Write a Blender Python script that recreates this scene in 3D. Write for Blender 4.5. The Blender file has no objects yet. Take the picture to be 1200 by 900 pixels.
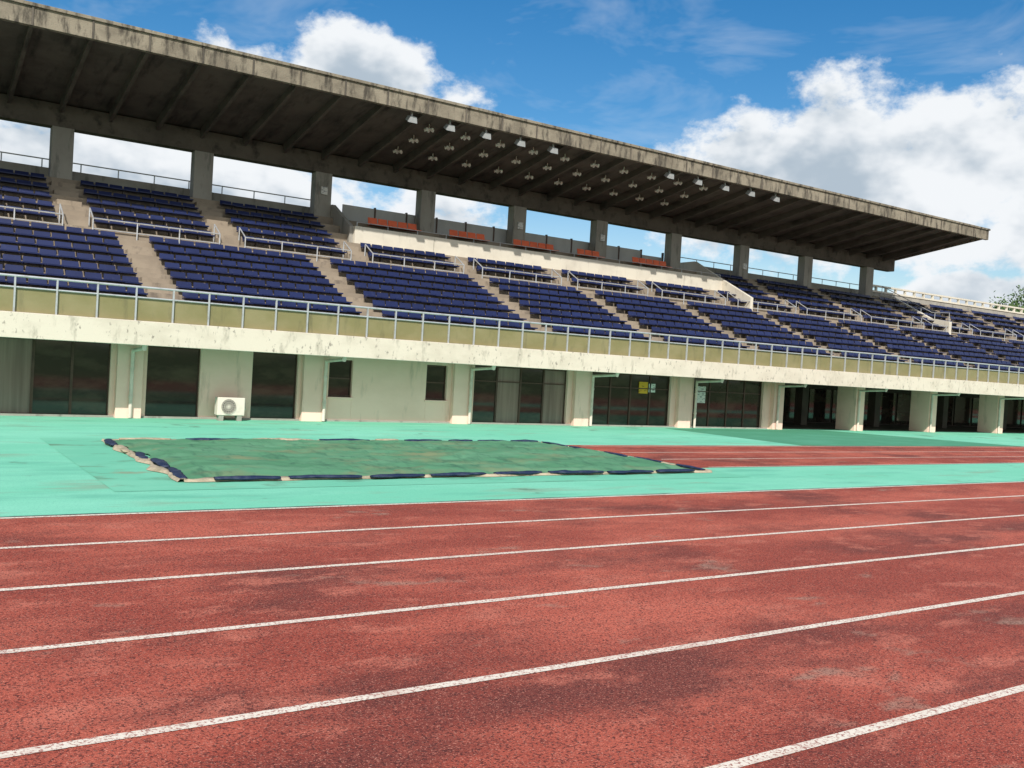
import bpy, math, random
from mathutils import Vector, Matrix, noise
random.seed(7)
scene=bpy.context.scene
# ------------------------------------------------------------------ camera
f=1100.0; H=1.8
roll=math.atan(0.0587); pitch=math.radians(-1.04); th=math.atan(f/1654.0)
fw=Vector((math.sin(th)*math.cos(pitch),math.cos(th)*math.cos(pitch),math.sin(pitch)))
r0=fw.cross(Vector((0,0,1))).normalized(); u0=r0.cross(fw)
R=r0*math.cos(roll)+u0*math.sin(roll); U=-r0*math.sin(roll)+u0*math.cos(roll)
cam=bpy.data.cameras.new('camera'); co=bpy.data.objects.new('camera',cam)
scene.collection.objects.link(co); scene.camera=co
cam.sensor_width=36; cam.lens=f/1200*36; cam.clip_start=0.1; cam.clip_end=5000
m=Matrix(((R.x,U.x,-fw.x,0),(R.y,U.y,-fw.y,0),(R.z,U.z,-fw.z,H),(0,0,0,1)))
co.matrix_world=m
scene.view_settings.view_transform='Standard'; scene.view_settings.look='None'; scene.view_settings.exposure=0

# ------------------------------------------------------------------ light
EL=42.0; AZ=35.0
sd=Vector((-math.sin(math.radians(AZ))*math.cos(math.radians(EL)),-math.cos(math.radians(AZ))*math.cos(math.radians(EL)),math.sin(math.radians(EL))))
sl=bpy.data.lights.new('sun','SUN'); so=bpy.data.objects.new('sun',sl); scene.collection.objects.link(so)
sl.energy=4.8; sl.angle=math.radians(0.53); sl.color=(1.0,0.955,0.88)
so.rotation_euler=sd.to_track_quat('Z','Y').to_euler(); so.location=(0,-20,40)

# ------------------------------------------------------------------ world
w=bpy.data.worlds.new('World'); scene.world=w; w.use_nodes=True
try:
    w.cycles.sampling_method='MANUAL'; w.cycles.sample_map_resolution=256
except Exception: pass
nt=w.node_tree; N=nt.nodes; L=nt.links; N.clear()
def nd(t,**k):
    n=N.new(t)
    for a,b in k.items(): setattr(n,a,b)
    return n
def M(op,a,b=None,c=None,clamp=False):
    n=N.new('ShaderNodeMath'); n.operation=op; n.use_clamp=clamp
    for i,v in enumerate((a,b,c)):
        if v is None: continue
        if isinstance(v,(int,float)): n.inputs[i].default_value=v
        else: L.new(v,n.inputs[i])
    return n.outputs[0]
sky=nd('ShaderNodeTexSky'); sky.sky_type='NISHITA'; sky.sun_disc=False
sky.sun_elevation=math.radians(EL); sky.sun_rotation=math.radians(180+AZ)
sky.air_density=1.1; sky.dust_density=0.4; sky.ozone_density=2.0
hs=nd('ShaderNodeHueSaturation'); hs.inputs['Saturation'].default_value=1.45; hs.inputs['Value'].default_value=1.0
L.new(sky.outputs[0],hs.inputs['Color'])
bg1=nd('ShaderNodeBackground'); bg1.inputs[1].default_value=0.115; L.new(hs.outputs[0],bg1.inputs[0])
tc=nd('ShaderNodeTexCoord'); sep=nd('ShaderNodeSeparateXYZ'); L.new(tc.outputs['Generated'],sep.inputs[0])
az=M('MULTIPLY',M('ARCTAN2',sep.outputs[0],sep.outputs[1]),57.2958)
el=M('MULTIPLY',M('ARCSINE',sep.outputs[2]),57.2958)
def noise_n(scale,detail,rough,off=(0,0,0),st=(1,1,1.6),dist=0.0):
    mp=nd('ShaderNodeMapping'); mp.inputs['Location'].default_value=off; mp.inputs['Scale'].default_value=st
    L.new(tc.outputs['Generated'],mp.inputs[0])
    n=nd('ShaderNodeTexNoise'); n.inputs['Scale'].default_value=scale; n.inputs['Detail'].default_value=detail
    n.inputs['Roughness'].default_value=rough; n.inputs['Distortion'].default_value=dist
    L.new(mp.outputs[0],n.inputs['Vector']); return n.outputs['Fac']
def ell(ca,ce,wa,we):
    a=M('DIVIDE',M('SUBTRACT',az,ca),wa); e=M('DIVIDE',M('SUBTRACT',el,ce),we)
    d=M('SQRT',M('ADD',M('MULTIPLY',a,a),M('MULTIPLY',e,e)))
    return M('SUBTRACT',1.0,d)
ells=[(24.0,15.0,8.5,4.6),(17.5,14.0,7,4.2),(31,12.8,4.5,2.4),(8,7.5,28,5.2),
      (51.5,10.8,13,5.4),(58.5,13.2,8.0,5.0),(66,9.5,9,5),(61,5.0,7,2.0),
      (-120,26,75,30),(140,26,60,28)]  # this row: unseen clouds behind the camera, added as neutral fill for shaded walls
mask=None
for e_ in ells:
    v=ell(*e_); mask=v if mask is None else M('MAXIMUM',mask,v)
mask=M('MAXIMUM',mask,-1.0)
n1=noise_n(9,8,0.6,st=(1,1,1.5))
dens=M('ADD',M('MULTIPLY',mask,0.8),M('MULTIPLY',M('SUBTRACT',n1,0.5),1.75))
mr=nd('ShaderNodeMapRange'); mr.interpolation_type='SMOOTHSTEP'; mr.inputs[1].default_value=-0.02; mr.inputs[2].default_value=0.24
L.new(dens,mr.inputs[0])
n3=noise_n(5,5,0.62,off=(5,2,9),st=(1,1,2.6),dist=0.6)
wm=nd('ShaderNodeMapRange'); wm.inputs[1].default_value=0.54; wm.inputs[2].default_value=0.85; wm.inputs[4].default_value=0.35
L.new(n3,wm.inputs[0])
alpha=M('MAXIMUM',mr.outputs[0],wm.outputs[0],clamp=True)
hz=nd('ShaderNodeMapRange'); hz.inputs[1].default_value=12; hz.inputs[2].default_value=0; hz.inputs[4].default_value=0.4
L.new(el,hz.inputs[0])
alpha=M('MAXIMUM',alpha,hz.outputs[0],clamp=True)
n1b=noise_n(9,4,0.55,off=(-0.012,-0.01,0.03),st=(1,1,1.5))
sh=M('ADD',M('MULTIPLY',M('SUBTRACT',n1b,n1),2.6),M('MULTIPLY',M('SUBTRACT',dens,0.25),0.9))
shm=nd('ShaderNodeMapRange'); shm.interpolation_type='SMOOTHSTEP'; shm.inputs[1].default_value=-0.1; shm.inputs[2].default_value=0.6
L.new(sh,shm.inputs[0])
cr=nd('ShaderNodeMix',data_type='RGBA'); L.new(shm.outputs[0],cr.inputs['Factor'])
cr.inputs['A'].default_value=(0.92,0.95,0.98,1); cr.inputs['B'].default_value=(0.46,0.55,0.64,1)
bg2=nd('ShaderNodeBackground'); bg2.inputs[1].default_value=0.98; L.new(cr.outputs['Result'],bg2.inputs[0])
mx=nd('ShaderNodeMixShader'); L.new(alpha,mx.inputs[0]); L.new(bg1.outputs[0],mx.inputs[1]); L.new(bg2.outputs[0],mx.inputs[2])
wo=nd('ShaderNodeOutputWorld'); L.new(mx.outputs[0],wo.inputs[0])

# ------------------------------------------------------------------ materials
def mat(name,base,layers=(),rough=0.8,bump=None,metal=0.0,spec=0.3,rlayer=None):
    """layers: (colour, scale(x,y,z), lo, hi, strength, detail) mixed in order"""
    mt=bpy.data.materials.new(name); mt.use_nodes=True; t=mt.node_tree; b=t.nodes['Principled BSDF']
    b.inputs['Roughness'].default_value=rough; b.inputs['Metallic'].default_value=metal
    b.inputs['Specular IOR Level'].default_value=spec
    tcn=t.nodes.new('ShaderNodeTexCoord')
    cur=None
    for i,(c,s,lo,hi,st,det) in enumerate(layers):
        mp=t.nodes.new('ShaderNodeMapping'); mp.inputs['Scale'].default_value=s; mp.inputs['Location'].default_value=(i*3.7,i*1.3,i*5.1)
        t.links.new(tcn.outputs['Object'],mp.inputs[0])
        n=t.nodes.new('ShaderNodeTexNoise'); n.inputs['Scale'].default_value=1; n.inputs['Detail'].default_value=det; n.inputs['Roughness'].default_value=0.62
        t.links.new(mp.outputs[0],n.inputs['Vector'])
        r=t.nodes.new('ShaderNodeMapRange'); r.inputs[1].default_value=lo; r.inputs[2].default_value=hi; r.inputs[4].default_value=st
        t.links.new(n.outputs['Fac'],r.inputs[0])
        x=t.nodes.new('ShaderNodeMix'); x.data_type='RGBA'
        t.links.new(r.outputs[0],x.inputs['Factor'])
        if cur is None: x.inputs['A'].default_value=(*base,1)
        else: t.links.new(cur,x.inputs['A'])
        x.inputs['B'].default_value=(*c,1); cur=x.outputs['Result']
    if cur is None: b.inputs['Base Color'].default_value=(*base,1)
    else: t.links.new(cur,b.inputs['Base Color'])
    if bump:
        sc,stg,dist=bump
        n=t.nodes.new('ShaderNodeTexNoise'); n.inputs['Scale'].default_value=sc; n.inputs['Detail'].default_value=3
        t.links.new(tcn.outputs['Object'],n.inputs['Vector'])
        bp=t.nodes.new('ShaderNodeBump'); bp.inputs['Strength'].default_value=stg; bp.inputs['Distance'].default_value=dist
        t.links.new(n.outputs['Fac'],bp.inputs['Height']); t.links.new(bp.outputs[0],b.inputs['Normal'])
    return mt
def S(v): return (v,v,v)
red=(0.34,0.066,0.042)
M_track=mat('red_track_rubber',red,[((0.56,0.135,0.085),(0.30,0.60,1),0.44,0.60,0.9,6),((0.17,0.042,0.032),(0.38,0.75,1),0.50,0.64,0.9,7),
    ((0.56,0.165,0.11),(1.6,3.0,1),0.55,0.66,0.75,6),((0.36,0.23,0.17),(1.1,2.0,1),0.62,0.71,0.7,6),((0.07,0.020,0.018),(70,70,70),0.50,0.62,0.85,2),((0.75,0.32,0.23),(110,110,110),0.60,0.70,0.6,1)],rough=0.85,bump=(110,0.9,0.01),spec=0.25)
TL=[((0.25,0.64,0.46),(0.25,0.7,1),0.42,0.66,0.8,6),((0.11,0.40,0.28),(0.4,1.3,1),0.54,0.72,0.7,6),
    ((0.24,0.36,0.25),(0.5,1.9,1),0.56,0.70,0.75,6),((0.10,0.13,0.09),(0.9,0.9,1),0.63,0.70,0.7,7),((0.10,0.40,0.28),(70,70,70),0.52,0.7,0.5,1)]
M_turq=mat('turquoise_track_rubber',(0.18,0.56,0.38),TL,rough=0.85,bump=(90,0.4,0.006),spec=0.25)
M_turq2=mat('stained_turquoise_rubber',(0.15,0.49,0.33),[((0.20,0.55,0.38),(0.5,0.9,1),0.42,0.62,0.8,6),((0.10,0.16,0.10),(0.8,1.6,1),0.56,0.70,0.8,7),((0.30,0.16,0.10),(0.7,1.3,1),0.62,0.70,0.6,6)],rough=0.85,spec=0.25)
M_dgreen=mat('dark_green_rubber',(0.07,0.27,0.16),[((0.10,0.34,0.22),(0.6,1,1),0.45,0.7,0.7,5)],rough=0.85,spec=0.25)
M_line=mat('worn_white_paint',(0.76,0.68,0.57),[((0.42,0.19,0.14),(2.5,9,6),0.52,0.75,0.6,5),((0.30,0.09,0.07),(60,60,60),0.52,0.62,0.85,2)],rough=0.8,bump=(110,0.4,0.005))
M_dirt=mat('track_edge_grime',(0.05,0.09,0.07),[((0.15,0.42,0.30),(1.2,8,1),0.42,0.55,1.0,6)],rough=0.9)
M_grass=mat('infield_grass',(0.07,0.12,0.03),[((0.12,0.17,0.05),S(0.4),0.4,0.7,0.8,4)],rough=0.95)
M_wall=mat('painted_beige_wall',(0.95,0.64,0.54),[((0.84,0.55,0.45),(0.8,0.8,1.2),0.45,0.7,0.7,5),((0.46,0.31,0.24),(3.0,3.0,0.6),0.57,0.75,0.75,5)],rough=0.85,bump=(40,0.25,0.01))
M_fascia=mat('weathered_fascia_concrete',(0.68,0.60,0.50),[((0.55,0.48,0.39),(1.2,1.2,2),0.45,0.68,0.7,5),((0.26,0.23,0.18),(3.5,3.5,1.2),0.57,0.71,0.7,6),((0.12,0.105,0.09),(11,11,6),0.60,0.70,0.75,5)],rough=0.9,bump=(30,0.3,0.01))
M_conc=mat('stand_concrete',(0.33,0.27,0.205),[((0.21,0.17,0.13),S(1.2),0.4,0.7,0.7,5),((0.11,0.09,0.075),(3,3,2),0.55,0.72,0.7,5)],rough=0.9,bump=(30,0.3,0.01))
M_grey=mat('grey_concrete',(0.36,0.34,0.30),[((0.26,0.24,0.21),(1.5,1.5,0.7),0.4,0.7,0.7,5),((0.13,0.125,0.11),(4,4,0.9),0.55,0.70,0.7,5)],rough=0.9,bump=(30,0.3,0.01))
M_screen=mat('grey_screen_panel',(0.46,0.46,0.44),[((0.34,0.34,0.33),(1.5,1.5,0.7),0.4,0.7,0.7,4)],rough=0.5)
M_white=mat('white_painted_concrete',(0.68,0.63,0.53),[((0.54,0.49,0.41),(1,1,1),0.45,0.7,0.7,5),((0.27,0.24,0.19),(5,5,0.7),0.60,0.75,0.7,5)],rough=0.85)
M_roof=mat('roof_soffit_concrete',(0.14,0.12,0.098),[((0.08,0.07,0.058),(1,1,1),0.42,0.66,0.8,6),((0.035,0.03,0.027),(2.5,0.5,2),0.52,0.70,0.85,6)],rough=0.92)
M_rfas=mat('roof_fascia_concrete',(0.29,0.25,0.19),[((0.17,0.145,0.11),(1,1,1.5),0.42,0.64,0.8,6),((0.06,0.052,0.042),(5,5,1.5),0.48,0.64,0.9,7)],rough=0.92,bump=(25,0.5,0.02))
M_panel=mat('olive_parapet_panel',(0.22,0.195,0.085),[((0.29,0.25,0.13),(1.0,1,1.5),0.42,0.7,0.8,5),((0.10,0.095,0.05),(3,3,0.8),0.55,0.75,0.7,5)],rough=0.45,spec=0.5)
M_steel=mat('galvanised_steel',(0.50,0.51,0.52),[((0.30,0.29,0.27),S(6),0.5,0.75,0.6,2)],rough=0.45,metal=0.35,spec=0.5)
M_seat=mat('blue_plastic_seat',(0.007,0.013,0.062),[((0.012,0.022,0.095),S(0.7),0.4,0.7,0.8,3),((0.035,0.045,0.11),S(5),0.58,0.78,0.5,3)],rough=0.45,spec=0.35)
M_leg=mat('seat_bracket_paint',(0.07,0.06,0.055),rough=0.6)
M_orange=mat('orange_plastic_seat',(0.80,0.14,0.04),[((0.60,0.10,0.03),S(3),0.4,0.7,0.6,2)],rough=0.4,spec=0.5)
M_glass=mat('dark_window_glass',(0.026,0.019,0.016),[((0.085,0.060,0.045),(0.9,0.9,2.2),0.46,0.68,0.7,4)],rough=0.05,spec=0.6)  # brown noise layer paints reflections of distant trees into the glass colour
M_curt=mat('curtained_glass',(0.26,0.18,0.15),[((0.14,0.095,0.08),(7,7,0.3),0.4,0.7,0.8,2)],rough=0.15,spec=0.5)
M_frame=mat('bronze_window_frame',(0.095,0.055,0.04),[((0.045,0.028,0.02),S(5),0.4,0.7,0.6,2)],rough=0.4,metal=0.2)
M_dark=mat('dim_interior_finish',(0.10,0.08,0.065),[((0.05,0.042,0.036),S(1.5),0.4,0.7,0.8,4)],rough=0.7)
M_pipe=mat('pvc_drainpipe',(0.78,0.66,0.58),[((0.50,0.42,0.35),S(3),0.45,0.7,0.7,3)],rough=0.5)
M_cover=mat('green_pit_cover',(0.075,0.22,0.115),[((0.12,0.29,0.165),(0.5,1.2,1),0.42,0.62,0.8,5),((0.20,0.21,0.11),(0.7,1.1,1),0.50,0.68,0.75,6),((0.04,0.12,0.07),(5,2,3),0.52,0.68,0.7,4),((0.26,0.11,0.06),(0.8,1.5,1),0.66,0.72,0.6,5)],rough=0.9)
M_navy=mat('navy_tarp_sandbag',(0.014,0.024,0.062),[((0.07,0.085,0.13),S(7),0.48,0.70,0.7,4)],rough=0.6,bump=(14,0.6,0.02))
M_tan=mat('tan_sandbag_cloth',(0.46,0.38,0.27),[((0.24,0.21,0.14),S(6),0.43,0.66,0.85,4)],rough=0.9,bump=(18,0.6,0.02))
M_acw=mat('air_conditioner_casing',(0.76,0.66,0.58),[((0.58,0.50,0.43),S(5),0.5,0.7,0.5,3)],rough=0.5)
M_black=mat('black_plastic',(0.02,0.02,0.02),rough=0.5)
M_lampg=mat('lamp_glass',(0.45,0.58,0.62),[((0.25,0.35,0.4),S(9),0.4,0.7,0.6,2)],rough=0.1,spec=0.8)
M_lampw=mat('lamp_white_enamel',(0.80,0.76,0.68),rough=0.4)
M_yel=mat('yellow_notice',(0.75,0.42,0.04),[((0.25,0.14,0.03),(6,6,18),0.55,0.6,0.7,2)],rough=0.6)
M_paper=mat('white_notice',(0.75,0.74,0.70),[((0.15,0.15,0.17),(9,9,30),0.56,0.62,0.8,2)],rough=0.6)
M_leaf=mat('tree_leaves',(0.05,0.10,0.025),[((0.10,0.15,0.04),S(1.5),0.4,0.7,0.9,3)],rough=0.7)
M_bark=mat('tree_bark',(0.10,0.07,0.05),rough=0.9)

# ------------------------------------------------------------------ mesh builder
import bmesh
class MB:
    def __init__(s): s.v=[];s.f=[];s.mi=[];s.mats=[]
    def mid(s,mt):
        if mt not in s.mats: s.mats.append(mt)
        return s.mats.index(mt)
    def addf(s,vs,fs,mt):
        o=len(s.v); s.v+=vs; k=s.mid(mt)
        for q in fs: s.f.append([o+i for i in q]); s.mi.append(k)
    def box(s,x0,x1,y0,y1,z0,z1,mt):
        s.addf([(x0,y0,z0),(x1,y0,z0),(x1,y1,z0),(x0,y1,z0),(x0,y0,z1),(x1,y0,z1),(x1,y1,z1),(x0,y1,z1)],
               [(0,3,2,1),(4,5,6,7),(0,1,5,4),(1,2,6,5),(2,3,7,6),(3,0,4,7)],mt)
    def prism(s,prof,x0,x1,mt,nx=1):
        n=len(prof); vs=[];fs=[]
        for i in range(nx+1):
            x=x0+(x1-x0)*i/nx; vs+=[(x,y,z) for y,z in prof]
        for i in range(nx):
            for j in range(n):
                a=i*n+j;b=i*n+(j+1)%n; fs.append((a,b,b+n,a+n))
        fs.append(tuple(range(n))); fs.append(tuple(reversed(range(nx*n,nx*n+n))))
        s.addf(vs,fs,mt)
    def cyl(s,p,q,r,mt,n=8,r2=None):
        p=Vector(p);q=Vector(q);d=(q-p).normalized(); a=d.orthogonal().normalized(); b=d.cross(a); r2=r if r2 is None else r2
        vs=[];
        for c,rr in ((p,r),(q,r2)):
            for i in range(n):
                t=2*math.pi*i/n; vs.append(tuple(c+a*math.cos(t)*rr+b*math.sin(t)*rr))
        fs=[(i,(i+1)%n,n+(i+1)%n,n+i) for i in range(n)]+[tuple(reversed(range(n))),tuple(range(n,2*n))]
        s.addf(vs,fs,mt)
    def obj(s,name,parent=None,bevel=0,smooth=False,loc=None):
        me=bpy.data.meshes.new(name); me.from_pydata(s.v,[],s.f)
        for mt in s.mats: me.materials.append(mt)
        me.polygons.foreach_set('material_index',s.mi)
        if smooth: me.polygons.foreach_set('use_smooth',[True]*len(s.f))
        me.update()
        bm=bmesh.new(); bm.from_mesh(me); bmesh.ops.recalc_face_normals(bm,faces=bm.faces); bm.to_mesh(me); bm.free()
        o=bpy.data.objects.new(name,me); scene.collection.objects.link(o)
        if parent: o.parent=parent
        if loc: o.location=loc
        if bevel:
            md=o.modifiers.new('bevel','BEVEL'); md.width=bevel; md.segments=2; md.limit_method='ANGLE'
        return o
def empty(name,loc=(0,0,0)):
    e=bpy.data.objects.new(name,None); scene.collection.objects.link(e); e.location=loc; return e

# ------------------------------------------------------------------ ground
def sheet(name,x0,x1,y0,y1,z,mt,parent=None):
    b=MB(); b.addf([(x0,y0,z),(x1,y0,z),(x1,y1,z),(x0,y1,z)],[(0,1,2,3)],mt); return b.obj(name,parent)
sheet('ground',-1500,1500,-1500,1500,-0.02,M_grass)
sheet('running_track',-60,140,-1.6,10.5,0,M_track)
sheet('turquoise_apron',-60,140,10.5,24.9,0,M_turq)
sheet('pit_surround_surface',2.35,13.55,12.1,19.0,.004,M_turq2)
sheet('track_edge_grime',-60,140,10.54,10.60,.004,M_dirt)
b=MB()
for i in range(9):
    y=10.5-1.5*i
    b.addf([(-60,y-.036,.004),(140,y-.036,.004),(140,y+.036,.004),(-60,y+.036,.004)],[(0,1,2,3)],M_line)
b.obj('lane_markings')
sheet('runway_surface',13.6,140,13.5,18.0,.004,M_track)
b=MB()
for y in (13.55,14.95,16.3,17.75):
    b.addf([(13.9,y-.03,.008),(140,y-.03,.008),(140,y+.03,.008),(13.9,y+.03,.008)],[(0,1,2,3)],M_line)
b.obj('runway_markings')
b=MB(); b.addf([(22.3,18.03,.004),(34.5,18.03,.004),(31,24.3,.004),(22.3,23.9,.004)],[(0,1,2,3)],M_dgreen); b.obj('green_crossing_surface')

# pit cover
b=MB(); nx,ny=120,70; vs=[];fs=[]
for j in range(ny+1):
    for i in range(nx+1):
        u=i/nx;v=j/ny
        x=3.45+9.65*u; y=12.85+5.5*v
        ex=min(u,1-u)*9.65; ey=min(v,1-v)*5.5
        x+=0.22*noise.noise(Vector((y*1.3,0.5,3)))*max(0,1-ex/.6)
        y+=0.16*noise.noise(Vector((x*1.1,3,0.3)))*max(0,1-ey/.6)
        e=min(ex,ey)
        wr=abs(noise.noise(Vector((x*1.1+y*.5,y*2.2,4))))**.6
        z=0.02+0.05*max(0,noise.noise(Vector((x*.6,y*.6,0))))+(0.07*(0.5-wr)+0.022*noise.noise(Vector((x*4,y*5,9))))*min(1,e*1.5+.3)+0.05*min(1,e*3)
        vs.append((x,y,max(z,0.014)))
for j in range(ny):
    for i in range(nx):
        a=j*(nx+1)+i; fs.append((a,a+1,a+nx+2,a+nx+1))
b.addf(vs,fs,M_cover)
def hem(p,q,wd,sd_):
    p=Vector(p);q=Vector(q);d=q-p;ln=d.length;d.normalize();s=Vector((-d.y,d.x,0)); n=int(ln*10); vs=[];fs=[]
    for i in range(n+1):
        t=i/n*ln; o=.10*noise.noise(Vector((t*1.1,sd_,0))); ww=wd*(.7+.9*max(-.6,noise.noise(Vector((t*1.9,sd_,5)))))
        for k,(off,zz) in enumerate(((-ww,.010),(-ww*.4,.045+.03*noise.noise(Vector((t*5,sd_,2)))),(ww*.6,.05+.03*noise.noise(Vector((t*4,sd_,8)))),(ww,.012))):
            c=p+d*t+s*(off+o); vs.append((c.x,c.y,max(.009,zz)))
    for i in range(n):
        for k in range(3):
            a=i*4+k; fs.append((a,a+1,a+5,a+4))
    b.addf(vs,fs,M_tan)
hem((3.4,18.4,0),(13.1,18.4,0),.08,1.0); hem((3.35,12.8,0),(3.35,18.4,0),.12,2.0)
hem((3.35,12.82,0),(13.2,12.82,0),.05,3.0); hem((13.2,12.8,0),(13.2,18.4,0),.07,4.0)
b.obj('sandpit_cover',smooth=True)
# sandbags
b=MB()
def bag(p,q,r,mt):
    p=Vector(p);q=Vector(q);d=q-p;ln=d.length;d.normalize();s=Vector((-d.y,d.x,0)); n=16;mrs=10; vs=[];fs=[]
    sd_=random.random()*50
    for i in range(n+1):
        t=i/n; rr=r*(0.45+0.55*min(1,math.sin(math.pi*min(max(t,0.02),0.98))**0.3))*(1+.2*noise.noise(Vector((t*ln*3.5,sd_,7)))); c=p+d*ln*t+s*0.06*noise.noise(Vector((t*ln*1.6,sd_,0)))
        for k in range(mrs):
            a=2*math.pi*k/mrs; w_=rr*(1+0.35*noise.noise(Vector((t*ln*6,k*0.9,sd_))))
            pt=c+s*math.cos(a)*w_*1.6; vs.append((pt.x,pt.y,max(0.006,.025+r*0.5+math.sin(a)*w_*0.5)))
    for i in range(n):
        for k in range(mrs):
            a=i*mrs+k;c=i*mrs+(k+1)%mrs; fs.append((a,c,c+mrs,a+mrs))
    fs.append(tuple(range(mrs)));fs.append(tuple(range(n*mrs,n*mrs+mrs)))
    b.addf(vs,fs,mt)
def rn(a): return random.uniform(-a,a)
for x0,ln,mt in [(3.75,.9,M_navy),(4.8,1.1,M_navy),(6.05,.9,M_navy),(7.1,1.0,M_navy),(8.3,.95,M_navy),(9.4,1.1,M_navy),(10.65,1.0,M_navy),(11.8,.9,M_navy)]:
    bag((x0,12.80+rn(.05),0),(x0+ln,12.80+rn(.05),0),random.uniform(.050,.062),mt)
for x0,x1,mt in [(3.6,4.5,M_tan),(4.8,5.9,M_navy),(6.1,7.2,M_tan),(7.5,8.6,M_navy),(8.8,9.3,M_tan),(9.5,10.4,M_navy),(10.6,11.2,M_navy),(11.4,12.1,M_navy),(12.3,13.0,M_navy)]:
    bag((x0,18.35+rn(.05),0),(x1,18.35+rn(.05),0),random.uniform(.055,.065),mt)
for y0,y1,mt in [(12.9,14.0,M_navy),(14.1,15.1,M_navy),(15.2,16.1,M_navy),(16.2,17.2,M_tan),(17.3,18.3,M_navy)]:
    bag((3.38+rn(.10),y0,0),(3.42+rn(.10),y1,0),random.uniform(.045,.058),mt)
for y0,y1,mt in [(12.9,13.7,M_navy),(14.2,15.0,M_navy),(15.2,16.0,M_navy),(16.2,17.2,M_navy),(17.3,18.3,M_navy)]:
    bag((13.15+rn(.06),y0,0),(13.2+rn(.06),y1,0),random.uniform(.042,.052),mt)
b.obj('sandbags',smooth=True)

# ------------------------------------------------------------------ grandstand
G=empty('stadium_grandstand')
X0,X1=-12,84
RW=.7
prof=[(22.95,1.83),(22.95,2.34),(24.4,2.34)]
low=[]
for k in range(8):
    z=2.6+.3*k; y=24.4+RW*k; prof+=[(y,z),(y+RW,z)]; low.append((y,z))
prof+=[(30.0,4.95),(31.1,4.95)]
up=[]
for k in range(5):
    z=5.3+.38*k; y=31.1+.72*k; prof+=[(y,z),(y+.72,z)]; up.append((y,z))
prof+=[(34.7,7.2),(36.3,7.2),(36.3,1.83)]
b=MB(); b.prism(prof,X0,X1,M_conc); b.obj('stepped_terrace',G)
b=MB(); b.box(X0,X1,22.80,22.95,1.80,2.36,M_fascia); b.obj('front_fascia',G,bevel=.012)
cols=[-4.8,-.1,4.6,9.28,13.91,18.55,23.19,27.89,32.69,37.62,42.79,48.34]
lowst=[0.4,6.0,11.8,18.1,23.1,28.2,33.3,38.4,43.6,48.9,54.2,59.5,64.8,70.1,75.4]
upst=cols+[53.2,58,63,68,73,78]
BX0,BX1=14.4,33.9
b=MB()
HS=.36
for s in lowst:
    for k in range(8):
        y,z=low[k]; b.box(s-HS,s+HS,y-.33,y+.002,z-.302,z-.15,M_conc)
for s in upst:
    for k in range(6):
        y,z=(up[k] if k<5 else (34.7,7.2))
        if BX0-.5<s<BX1 and k>2: continue
        b.box(s-HS,s+HS,y-.35,y+.002,z-(.352 if k==0 else .382),z-.18,M_conc)
b.obj('aisle_steps',G)
b=MB()
b.box(X0,BX0-.2,36.3,36.45,0,7.75,M_grey); b.box(BX1+.2,X1,36.3,36.45,0,7.75,M_grey); b.box(BX0-.2,BX1+.2,36.3,36.45,0,7.2,M_grey)
b.obj('rear_wall',G)
b=MB()
for c in cols: b.box(c-.34,c+.34,35.0,35.5,7.2,8.97,M_grey)
b.obj('roof_columns',G,bevel=.02)
b=MB()
for c,z in ((23.19,7.95),(27.89,8.0),(13.91,8.1),(37.62,7.7)):
    b.box(c-.12,c+.14,34.93,34.998,z,z+.3,M_paper)
b.obj('column_signs',G)
# press box
b=MB()
b.box(BX0,BX1,32.9,33.05,5.6,6.75,M_white)
b.box(BX0,BX1,33.05,35.6,6.0,6.35,M_conc)
b.prism([(33.05,6.0),(33.05,6.75),(34.9,7.75),(36.3,7.75),(36.3,6.0)],BX0-.15,BX0,M_grey)
b.prism([(31.0,4.95),(31.0,5.75),(33.05,6.75),(34.9,7.7),(36.3,7.7),(36.3,6.0),(33.05,6.0)],BX1,BX1+.18,M_white)
b.box(BX0,BX1,33.7,34.6,6.35,6.82,M_conc)
b.obj('press_box_front',G)
b=MB()
for i in range(12):
    xa=BX0+.6+i*1.45; b.box(xa,xa+1.39,35.6,35.66,6.35,7.95 if i<11 else 7.75,M_screen)
    b.box(xa+1.39,xa+1.45,35.57,35.69,6.35,8.0,M_frame)
b.obj('press_box_screen',G)
# ---- roof
RX0,RX1=-12,50.9
b=MB()
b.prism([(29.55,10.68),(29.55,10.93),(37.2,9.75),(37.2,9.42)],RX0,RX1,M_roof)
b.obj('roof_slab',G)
b=MB()
b.prism([(29.40,10.45),(29.40,11.02),(29.58,11.02),(29.58,10.45)],RX0,RX1+.05,M_rfas)
b.prism([(29.58,10.52),(29.58,11.0),(37.2,9.83),(37.2,9.32)],RX1,RX1+.05,M_rfas)
b.prism([(29.34,10.97),(29.34,11.07),(29.72,11.07),(29.72,10.97)],RX0,RX1+.1,M_rfas)
b.obj('roof_edge_beam',G,bevel=.012)
b=MB()
x=cols[0]-1.55*4
ribs=[]
while x<RX1-.3: ribs.append(x); x+=1.55
for x in ribs:
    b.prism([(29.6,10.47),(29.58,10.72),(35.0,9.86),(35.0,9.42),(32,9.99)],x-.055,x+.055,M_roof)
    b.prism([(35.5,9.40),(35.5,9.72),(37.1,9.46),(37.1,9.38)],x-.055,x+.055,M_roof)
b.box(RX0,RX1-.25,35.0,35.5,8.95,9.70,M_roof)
b.obj('roof_ribs',G)
b=MB()
for x in ribs:
    b.box(x-.025,x+.025,29.375,29.40,10.45,10.97,M_roof)
b.obj('roof_joints',G)

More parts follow.
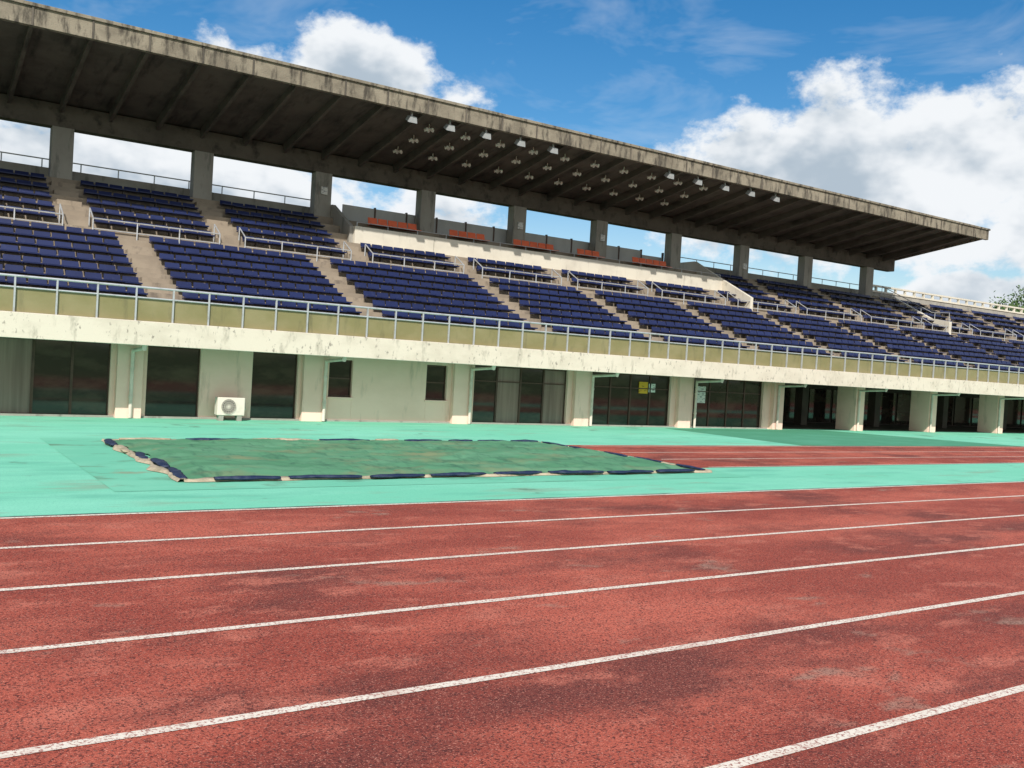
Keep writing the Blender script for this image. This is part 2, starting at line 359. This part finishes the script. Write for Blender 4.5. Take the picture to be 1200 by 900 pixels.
# ---- ground floor
b=MB(); g=MB(); fr=MB()
YW=24.4
ops=[(-12,-.4,0,1.83,3),(.3,4.5,0,1.83,3),(5.35,6.65,0,1.80,2),(8.0,9.25,0,1.80,2),(10.15,10.85,.68,1.72,1),(13.2,13.9,.68,1.72,1),(14.85,18.4,0,1.80,4),(19.4,22.95,0,1.80,5),(24.05,27.7,0,1.80,6)]
px=-12
for (a,c,z0,z1,k) in ops:
    if a>px: b.box(px,a,YW,YW+.22,0,1.83,M_wall)
    if z0>0: b.box(a,c,YW,YW+.22,0,z0,M_wall)
    if z1<1.82: b.box(a,c,YW,YW+.22,z1,1.83,M_wall)
    px=c
    n=max(1,round((c-a)/.9)); wv=(c-a)/n
    for i in range(n):
        mt=M_glass
        if k==3 and i%4 in (1,2): mt=M_curt
        if k==4 and i in (1,3): mt=M_curt
        if k==2 and i==1 and a>7: mt=M_curt
        g.box(a+i*wv+.03,a+(i+1)*wv-.03,YW+.13,YW+.14,z0+.04,z1-.03,mt)
    for i in range(n+1):
        xx=a+i*wv; fr.box(max(a,xx-.03),min(c,xx+.03),YW+.10,YW+.17,z0,z1,M_frame)
    fr.box(a,c,YW+.095,YW+.175,z0,z0+.05,M_frame); fr.box(a,c,YW+.095,YW+.175,z1-.045,z1,M_frame)
    if k in (4,5,6): fr.box(a,c,YW+.098,YW+.172,1.30,1.335,M_frame)
    if k==1:
        b.box(a-.04,c+.04,YW-.04,YW+.1,z0-.05,z0,M_wall); fr.box(a,c,YW+.092,YW+.178,1.18,1.22,M_frame)
b.box(27.7,28.15,YW,YW+.22,0,1.83,M_wall)
for c in [-.05,4.92,9.65,14.35,18.9,23.5]:
    b.box(c-.3,c+.3,YW-.18,YW-.001,0,1.83,M_wall)
pil=[28.4,33.35,38.5,44.0,49.5,55,60.5,66,71.5,77]
for c in pil: b.box(c-.28,c+.28,YW-.18,YW+.75,0,1.83,M_wall)
b.obj('ground_floor_wall',G,bevel=.008); g.obj('ground_floor_glass',G); fr.obj('window_frames',G)
b=MB(); b.box(-12,28,YW-.03,YW-.002,0,.05,M_grey); b.obj('wall_plinth',G)
b=MB()
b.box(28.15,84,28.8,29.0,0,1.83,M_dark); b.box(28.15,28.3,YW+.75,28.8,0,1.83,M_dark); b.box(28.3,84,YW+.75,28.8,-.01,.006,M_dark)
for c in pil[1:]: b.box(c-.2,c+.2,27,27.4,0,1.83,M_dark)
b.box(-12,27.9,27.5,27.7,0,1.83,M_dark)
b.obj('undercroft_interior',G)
g=MB()
for i in range(30):
    xa=29+i*1.7; g.box(xa,xa+1.5,28.74,28.79,.05,1.6,M_glass)
g.obj('undercroft_doors',G)

for c in [4.95,9.95,14.6,19.25,23.95,28.3,33.2,38.3,43.8,49.3]:
    b=MB(); yy=YW-.24
    b.cyl((c,22.97,1.74),(c,yy,1.66),.045,M_pipe,10); b.cyl((c,yy,1.70),(c,yy,.02),.045,M_pipe,10)
    b.cyl((c,yy,1.2),(c,yy,1.26),.055,M_pipe,10); b.cyl((c,yy,.5),(c,yy,.56),.055,M_pipe,10)
    b.cyl((c,22.93,1.83),(c,22.99,1.70),.06,M_pipe,10)
    b.obj('drainpipe',G,smooth=False)

FE=empty('parapet_fence')
b=MB(); b.box(X0,X1,22.93,22.96,2.37,2.88,M_panel); b.obj('panel',FE)
b=MB(); x=X0+.1
while x<X1:
    b.box(x-.018,x+.018,22.87,22.92,2.36,3.13,M_steel); x+=.83
b.cyl((X0,22.895,3.14),(X1,22.895,3.14),.028,M_steel); b.cyl((X0,22.9,2.90),(X1,22.9,2.90),.02,M_steel)
b.obj('rail',FE)
def railing(name,segs,y,z,h,mids=(0.5,),step=1.25,r=.022,back=0):
    b=MB()
    for a,c in segs:
        n=max(1,round((c-a)/step))
        b.cyl((a,y,z+h),(c,y,z+h),r,M_steel,6)
        for mfr in mids: b.cyl((a,y,z+h*mfr),(c,y,z+h*mfr),r*.8,M_steel,6)
        for i in range(n+1):
            xx=a+(c-a)*i/n; b.cyl((xx,y,z-.02),(xx,y,z+h),r,M_steel,6)
        if back:
            for xx in (a,c):
                b.cyl((xx,y,z+h),(xx,y+back,z+h+back*.55),r,M_steel,6); b.cyl((xx,y+back,z+.3),(xx,y+back,z+h+back*.55),r,M_steel,6)
    return b.obj(name)
def gaps(sts,x0,x1,hw=.5):
    segs=[];p=x0
    for s in sorted(sts):
        if s-hw>p and s<x1: segs.append((p,s-hw)); 
        if s+hw>p: p=s+hw
        if p>=x1: break
    if p<x1: segs.append((p,x1))
    return segs
railing('cross_aisle_railing',gaps(upst,X0,X1,.42),31.04,4.95,.62,back=.7)
railing('rear_railing',[(X0,BX0-.3),(BX1+.3,RX1)],36.38,7.75,.30,mids=())
railing('press_box_railing',[(BX0+.1,BX1-.1)],32.97,6.75,.16,mids=(),r=.014)
b=MB(); b.box(RX1-1.0,X1,36.25,36.5,7.75,7.85,M_white)
x=RX1-1
while x<X1: b.box(x-.05,x+.05,36.3,36.45,7.85,8.1,M_white); x+=1.0
b.box(RX1-1,X1,36.28,36.47,8.1,8.2,M_white); b.obj('white_balustrade')
b=MB(); b.prism([(31.0,4.95),(31.0,5.85),(32.2,6.05),(34.9,7.45),(36.3,7.5),(36.3,4.95)],50.3,50.55,M_white,1)
b.obj('stair_side_wall')
b=MB()
for i in range(6):
    y=31.1+i*.9; z=5.95+ (0 if y<32.2 else (y-32.2)*.5); b.cyl((50.42,y,z-.3),(50.42,y,z+.4),.02,M_steel,6)
b.cyl((50.42,31.1,6.35),(50.42,32.2,6.4),.022,M_steel,6); b.cyl((50.42,32.2,6.4),(50.42,35.6,8.05),.022,M_steel,6)
b.obj('stair_handrail')

# ---- seats
def seat(b,x,y,z,mt,wd=.435,bt=.40):
    b.addf([(x,y+.10,z+.20),(x+wd,y+.10,z+.20),(x+wd,y+.50,z+.185),(x,y+.50,z+.185),
            (x,y+.10,z+.235),(x+wd,y+.10,z+.235),(x+wd,y+.50,z+.22),(x,y+.50,z+.22)],
           [(0,3,2,1),(4,5,6,7),(0,1,5,4),(1,2,6,5),(3,0,4,7)],mt)
    b.addf([(x+.01,y+.50,z+.25),(x+wd-.01,y+.50,z+.25),(x+wd-.02,y+.56,z+bt),(x+.02,y+.56,z+bt),
            (x+.01,y+.53,z+.25),(x+wd-.01,y+.53,z+.25),(x+wd-.02,y+.59,z+bt),(x+.02,y+.59,z+bt)],
           [(0,1,2,3),(4,7,6,5),(3,2,6,7),(0,3,7,4),(1,5,6,2),(0,4,5,1)],mt)
b=MB(); lg=MB()
def rowseats(y,z,segs):
    for a,c in segs:
        n=int((c-a+.02)/.455); st=a+((c-a)-n*.455)/2
        for i in range(n):
            x=st+i*.455; seat(b,x,y+random.uniform(-.012,.012),z+random.uniform(-.008,.008),M_seat)
            if i%2==0: lg.box(x+.4,x+.45,y+.25,y+.45,z,z+.2,M_leg)
        lg.box(st,st+n*.455,y+.30,y+.34,z+.15,z+.183,M_leg)
for y,z in low: rowseats(y,z,gaps(lowst,X0,X1,.37))
for k,(y,z) in enumerate(up):
    segs=gaps(upst,X0,X1,.37)
    out=[]
    for a,c in segs:
        if k>=2:
            if a<BX0-.2 and c>BX0-.2: out.append((a,BX0-.25)); continue
            if a>=BX0-.3 and c<=BX1+.2: continue
            if a<BX1+.3 and c>BX1+.3: out.append((BX1+.3,c)); continue
        out.append((a,c))
    rowseats(y,z,[q for q in out if q[1]-q[0]>.6])
b.obj('spectator_seats'); lg.obj('seat_supports')
b=MB()
for a,c in [(15.5,18.1),(19.2,21.3),(22.4,24.7),(25.9,27.5),(29.2,31.6)]:
    x=a
    while x+.41<c: seat(b,x,33.7,6.84,M_orange,.42,.52); x+=.44
b.obj('press_box_seats')

# ---- lamps
def floodlight(x):
    b=MB(); y,z=29.72,10.40
    b.box(x-.03,x+.03,y-.03,y+.03,z-.05,z+.15,M_steel)
    b.addf([(x-.17,y-.12,z-.30),(x+.17,y-.12,z-.30),(x+.17,y+.16,z-.16),(x-.17,y+.16,z-.16),(x-.12,y-.16,z-.10),(x+.12,y-.16,z-.10),(x+.12,y+.06,z-.02),(x-.12,y+.06,z-.02)],
           [(4,5,6,7),(0,1,5,4),(1,2,6,5),(2,3,7,6),(3,0,4,7)],M_steel)
    b.addf([(x-.17,y-.125,z-.305),(x+.17,y-.125,z-.305),(x+.17,y+.16,z-.17),(x-.17,y+.16,z-.17)],[(0,3,2,1)],M_lampg)
    b.obj('floodlight')
for i in range(5): floodlight(14.9+1.53*i)
for i in range(5): floodlight(27.1+1.65*i)
def clamp(x,y):
    z=10.68-(y-29.55)*.157-.02
    b=MB(); b.cyl((x,y,z),(x,y,z-.2),.02,M_lampw,6)
    for i in range(5):
        a=i*2*math.pi/5; d=Vector((math.cos(a),math.sin(a),-.25))*.18; b.cyl((x,y,z-.17),tuple(Vector((x,y,z-.17))+d),.03,M_lampw,6,r2=.06)
    b.obj('ceiling_lamp')
for r_ in ribs:
    if 14.5<r_<29.5:
        for y in (30.7,31.9,33.2): clamp(r_+.78,y)

# ---- air conditioner
A=empty('air_conditioner_unit')
b=MB(); b.box(6.98,7.68,23.88,24.14,.14,.60,M_acw); b.obj('casing',A,bevel=.015)
b=MB(); b.box(7.03,7.15,23.9,24.1,0,.138,M_grey); b.box(7.5,7.62,23.9,24.1,0,.138,M_grey); b.obj('feet',A)
b=MB(); b.cyl((7.26,23.877,.37),(7.26,23.872,.37),.185,M_black,24)
for r_ in (.06,.11,.16,.19):
    for i in range(24):
        a=2*math.pi*i/24;c=2*math.pi*(i+1)/24
        b.cyl((7.26+r_*math.cos(a),23.862,.37+r_*math.sin(a)),(7.26+r_*math.cos(c),23.862,.37+r_*math.sin(c)),.006,M_acw,4)
for i in range(8):
    a=math.pi*i/8; b.cyl((7.26-.19*math.cos(a),23.860,.37-.19*math.sin(a)),(7.26+.19*math.cos(a),23.860,.37+.19*math.sin(a)),.005,M_acw,4)
b.obj('fan_grille',A)
b=MB(); b.cyl((7.74,24.05,.3),(7.78,24.3,.55),.03,M_pipe); b.cyl((7.68,24.05,.3),(7.75,24.05,.3),.02,M_pipe); b.obj('refrigerant_pipe',A)
b=MB(); b.box(21.55,21.95,24.50,24.515,1.15,1.55,M_yel); b.box(22.0,22.3,24.50,24.515,1.2,1.5,M_paper); b.obj('notice_poster')
b=MB(); b.box(24.3,24.75,24.50,24.515,.9,1.5,M_paper); b.obj('notice_poster')

# ---- tree beyond the stand
def tree(x,y,h,r):
    T=empty('broadleaf_tree',(0,0,0)); b=MB(); b.cyl((x,y,0),(x,y,h*.6),.28,M_bark,8,r2=.14)
    for i in range(7):
        a=i*.9; b.cyl((x,y,h*.45+.2*i),(x+math.cos(a)*r*.7,y+math.sin(a)*r*.7,h*.65+.25*i),.09,M_bark,6,r2=.03)
    b.obj('trunk',T); b=MB()
    for c in range(60):
        a=random.random()*6.28; rr=r*random.random()**.5; cz=h*.72+random.uniform(-1,1)*h*.25*math.sqrt(max(.05,1-(rr/r)**2)); cx=x+rr*math.cos(a); cy=y+rr*math.sin(a)
        for i in range(90):
            p=Vector((cx,cy,cz))+Vector([random.gauss(0,.45) for _ in range(3)]); d1=Vector([random.uniform(-1,1) for _ in range(3)]).normalized()*.16; d2=d1.orthogonal().normalized()*.10
            b.addf([tuple(p-d1),tuple(p+d2),tuple(p+d1),tuple(p-d2)],[(0,1,2,3)],M_leaf)
    b.obj('crown',T)
tree(85.5,45.5,11.0,3.0); tree(93,49,12.2,3.5)
print('done')
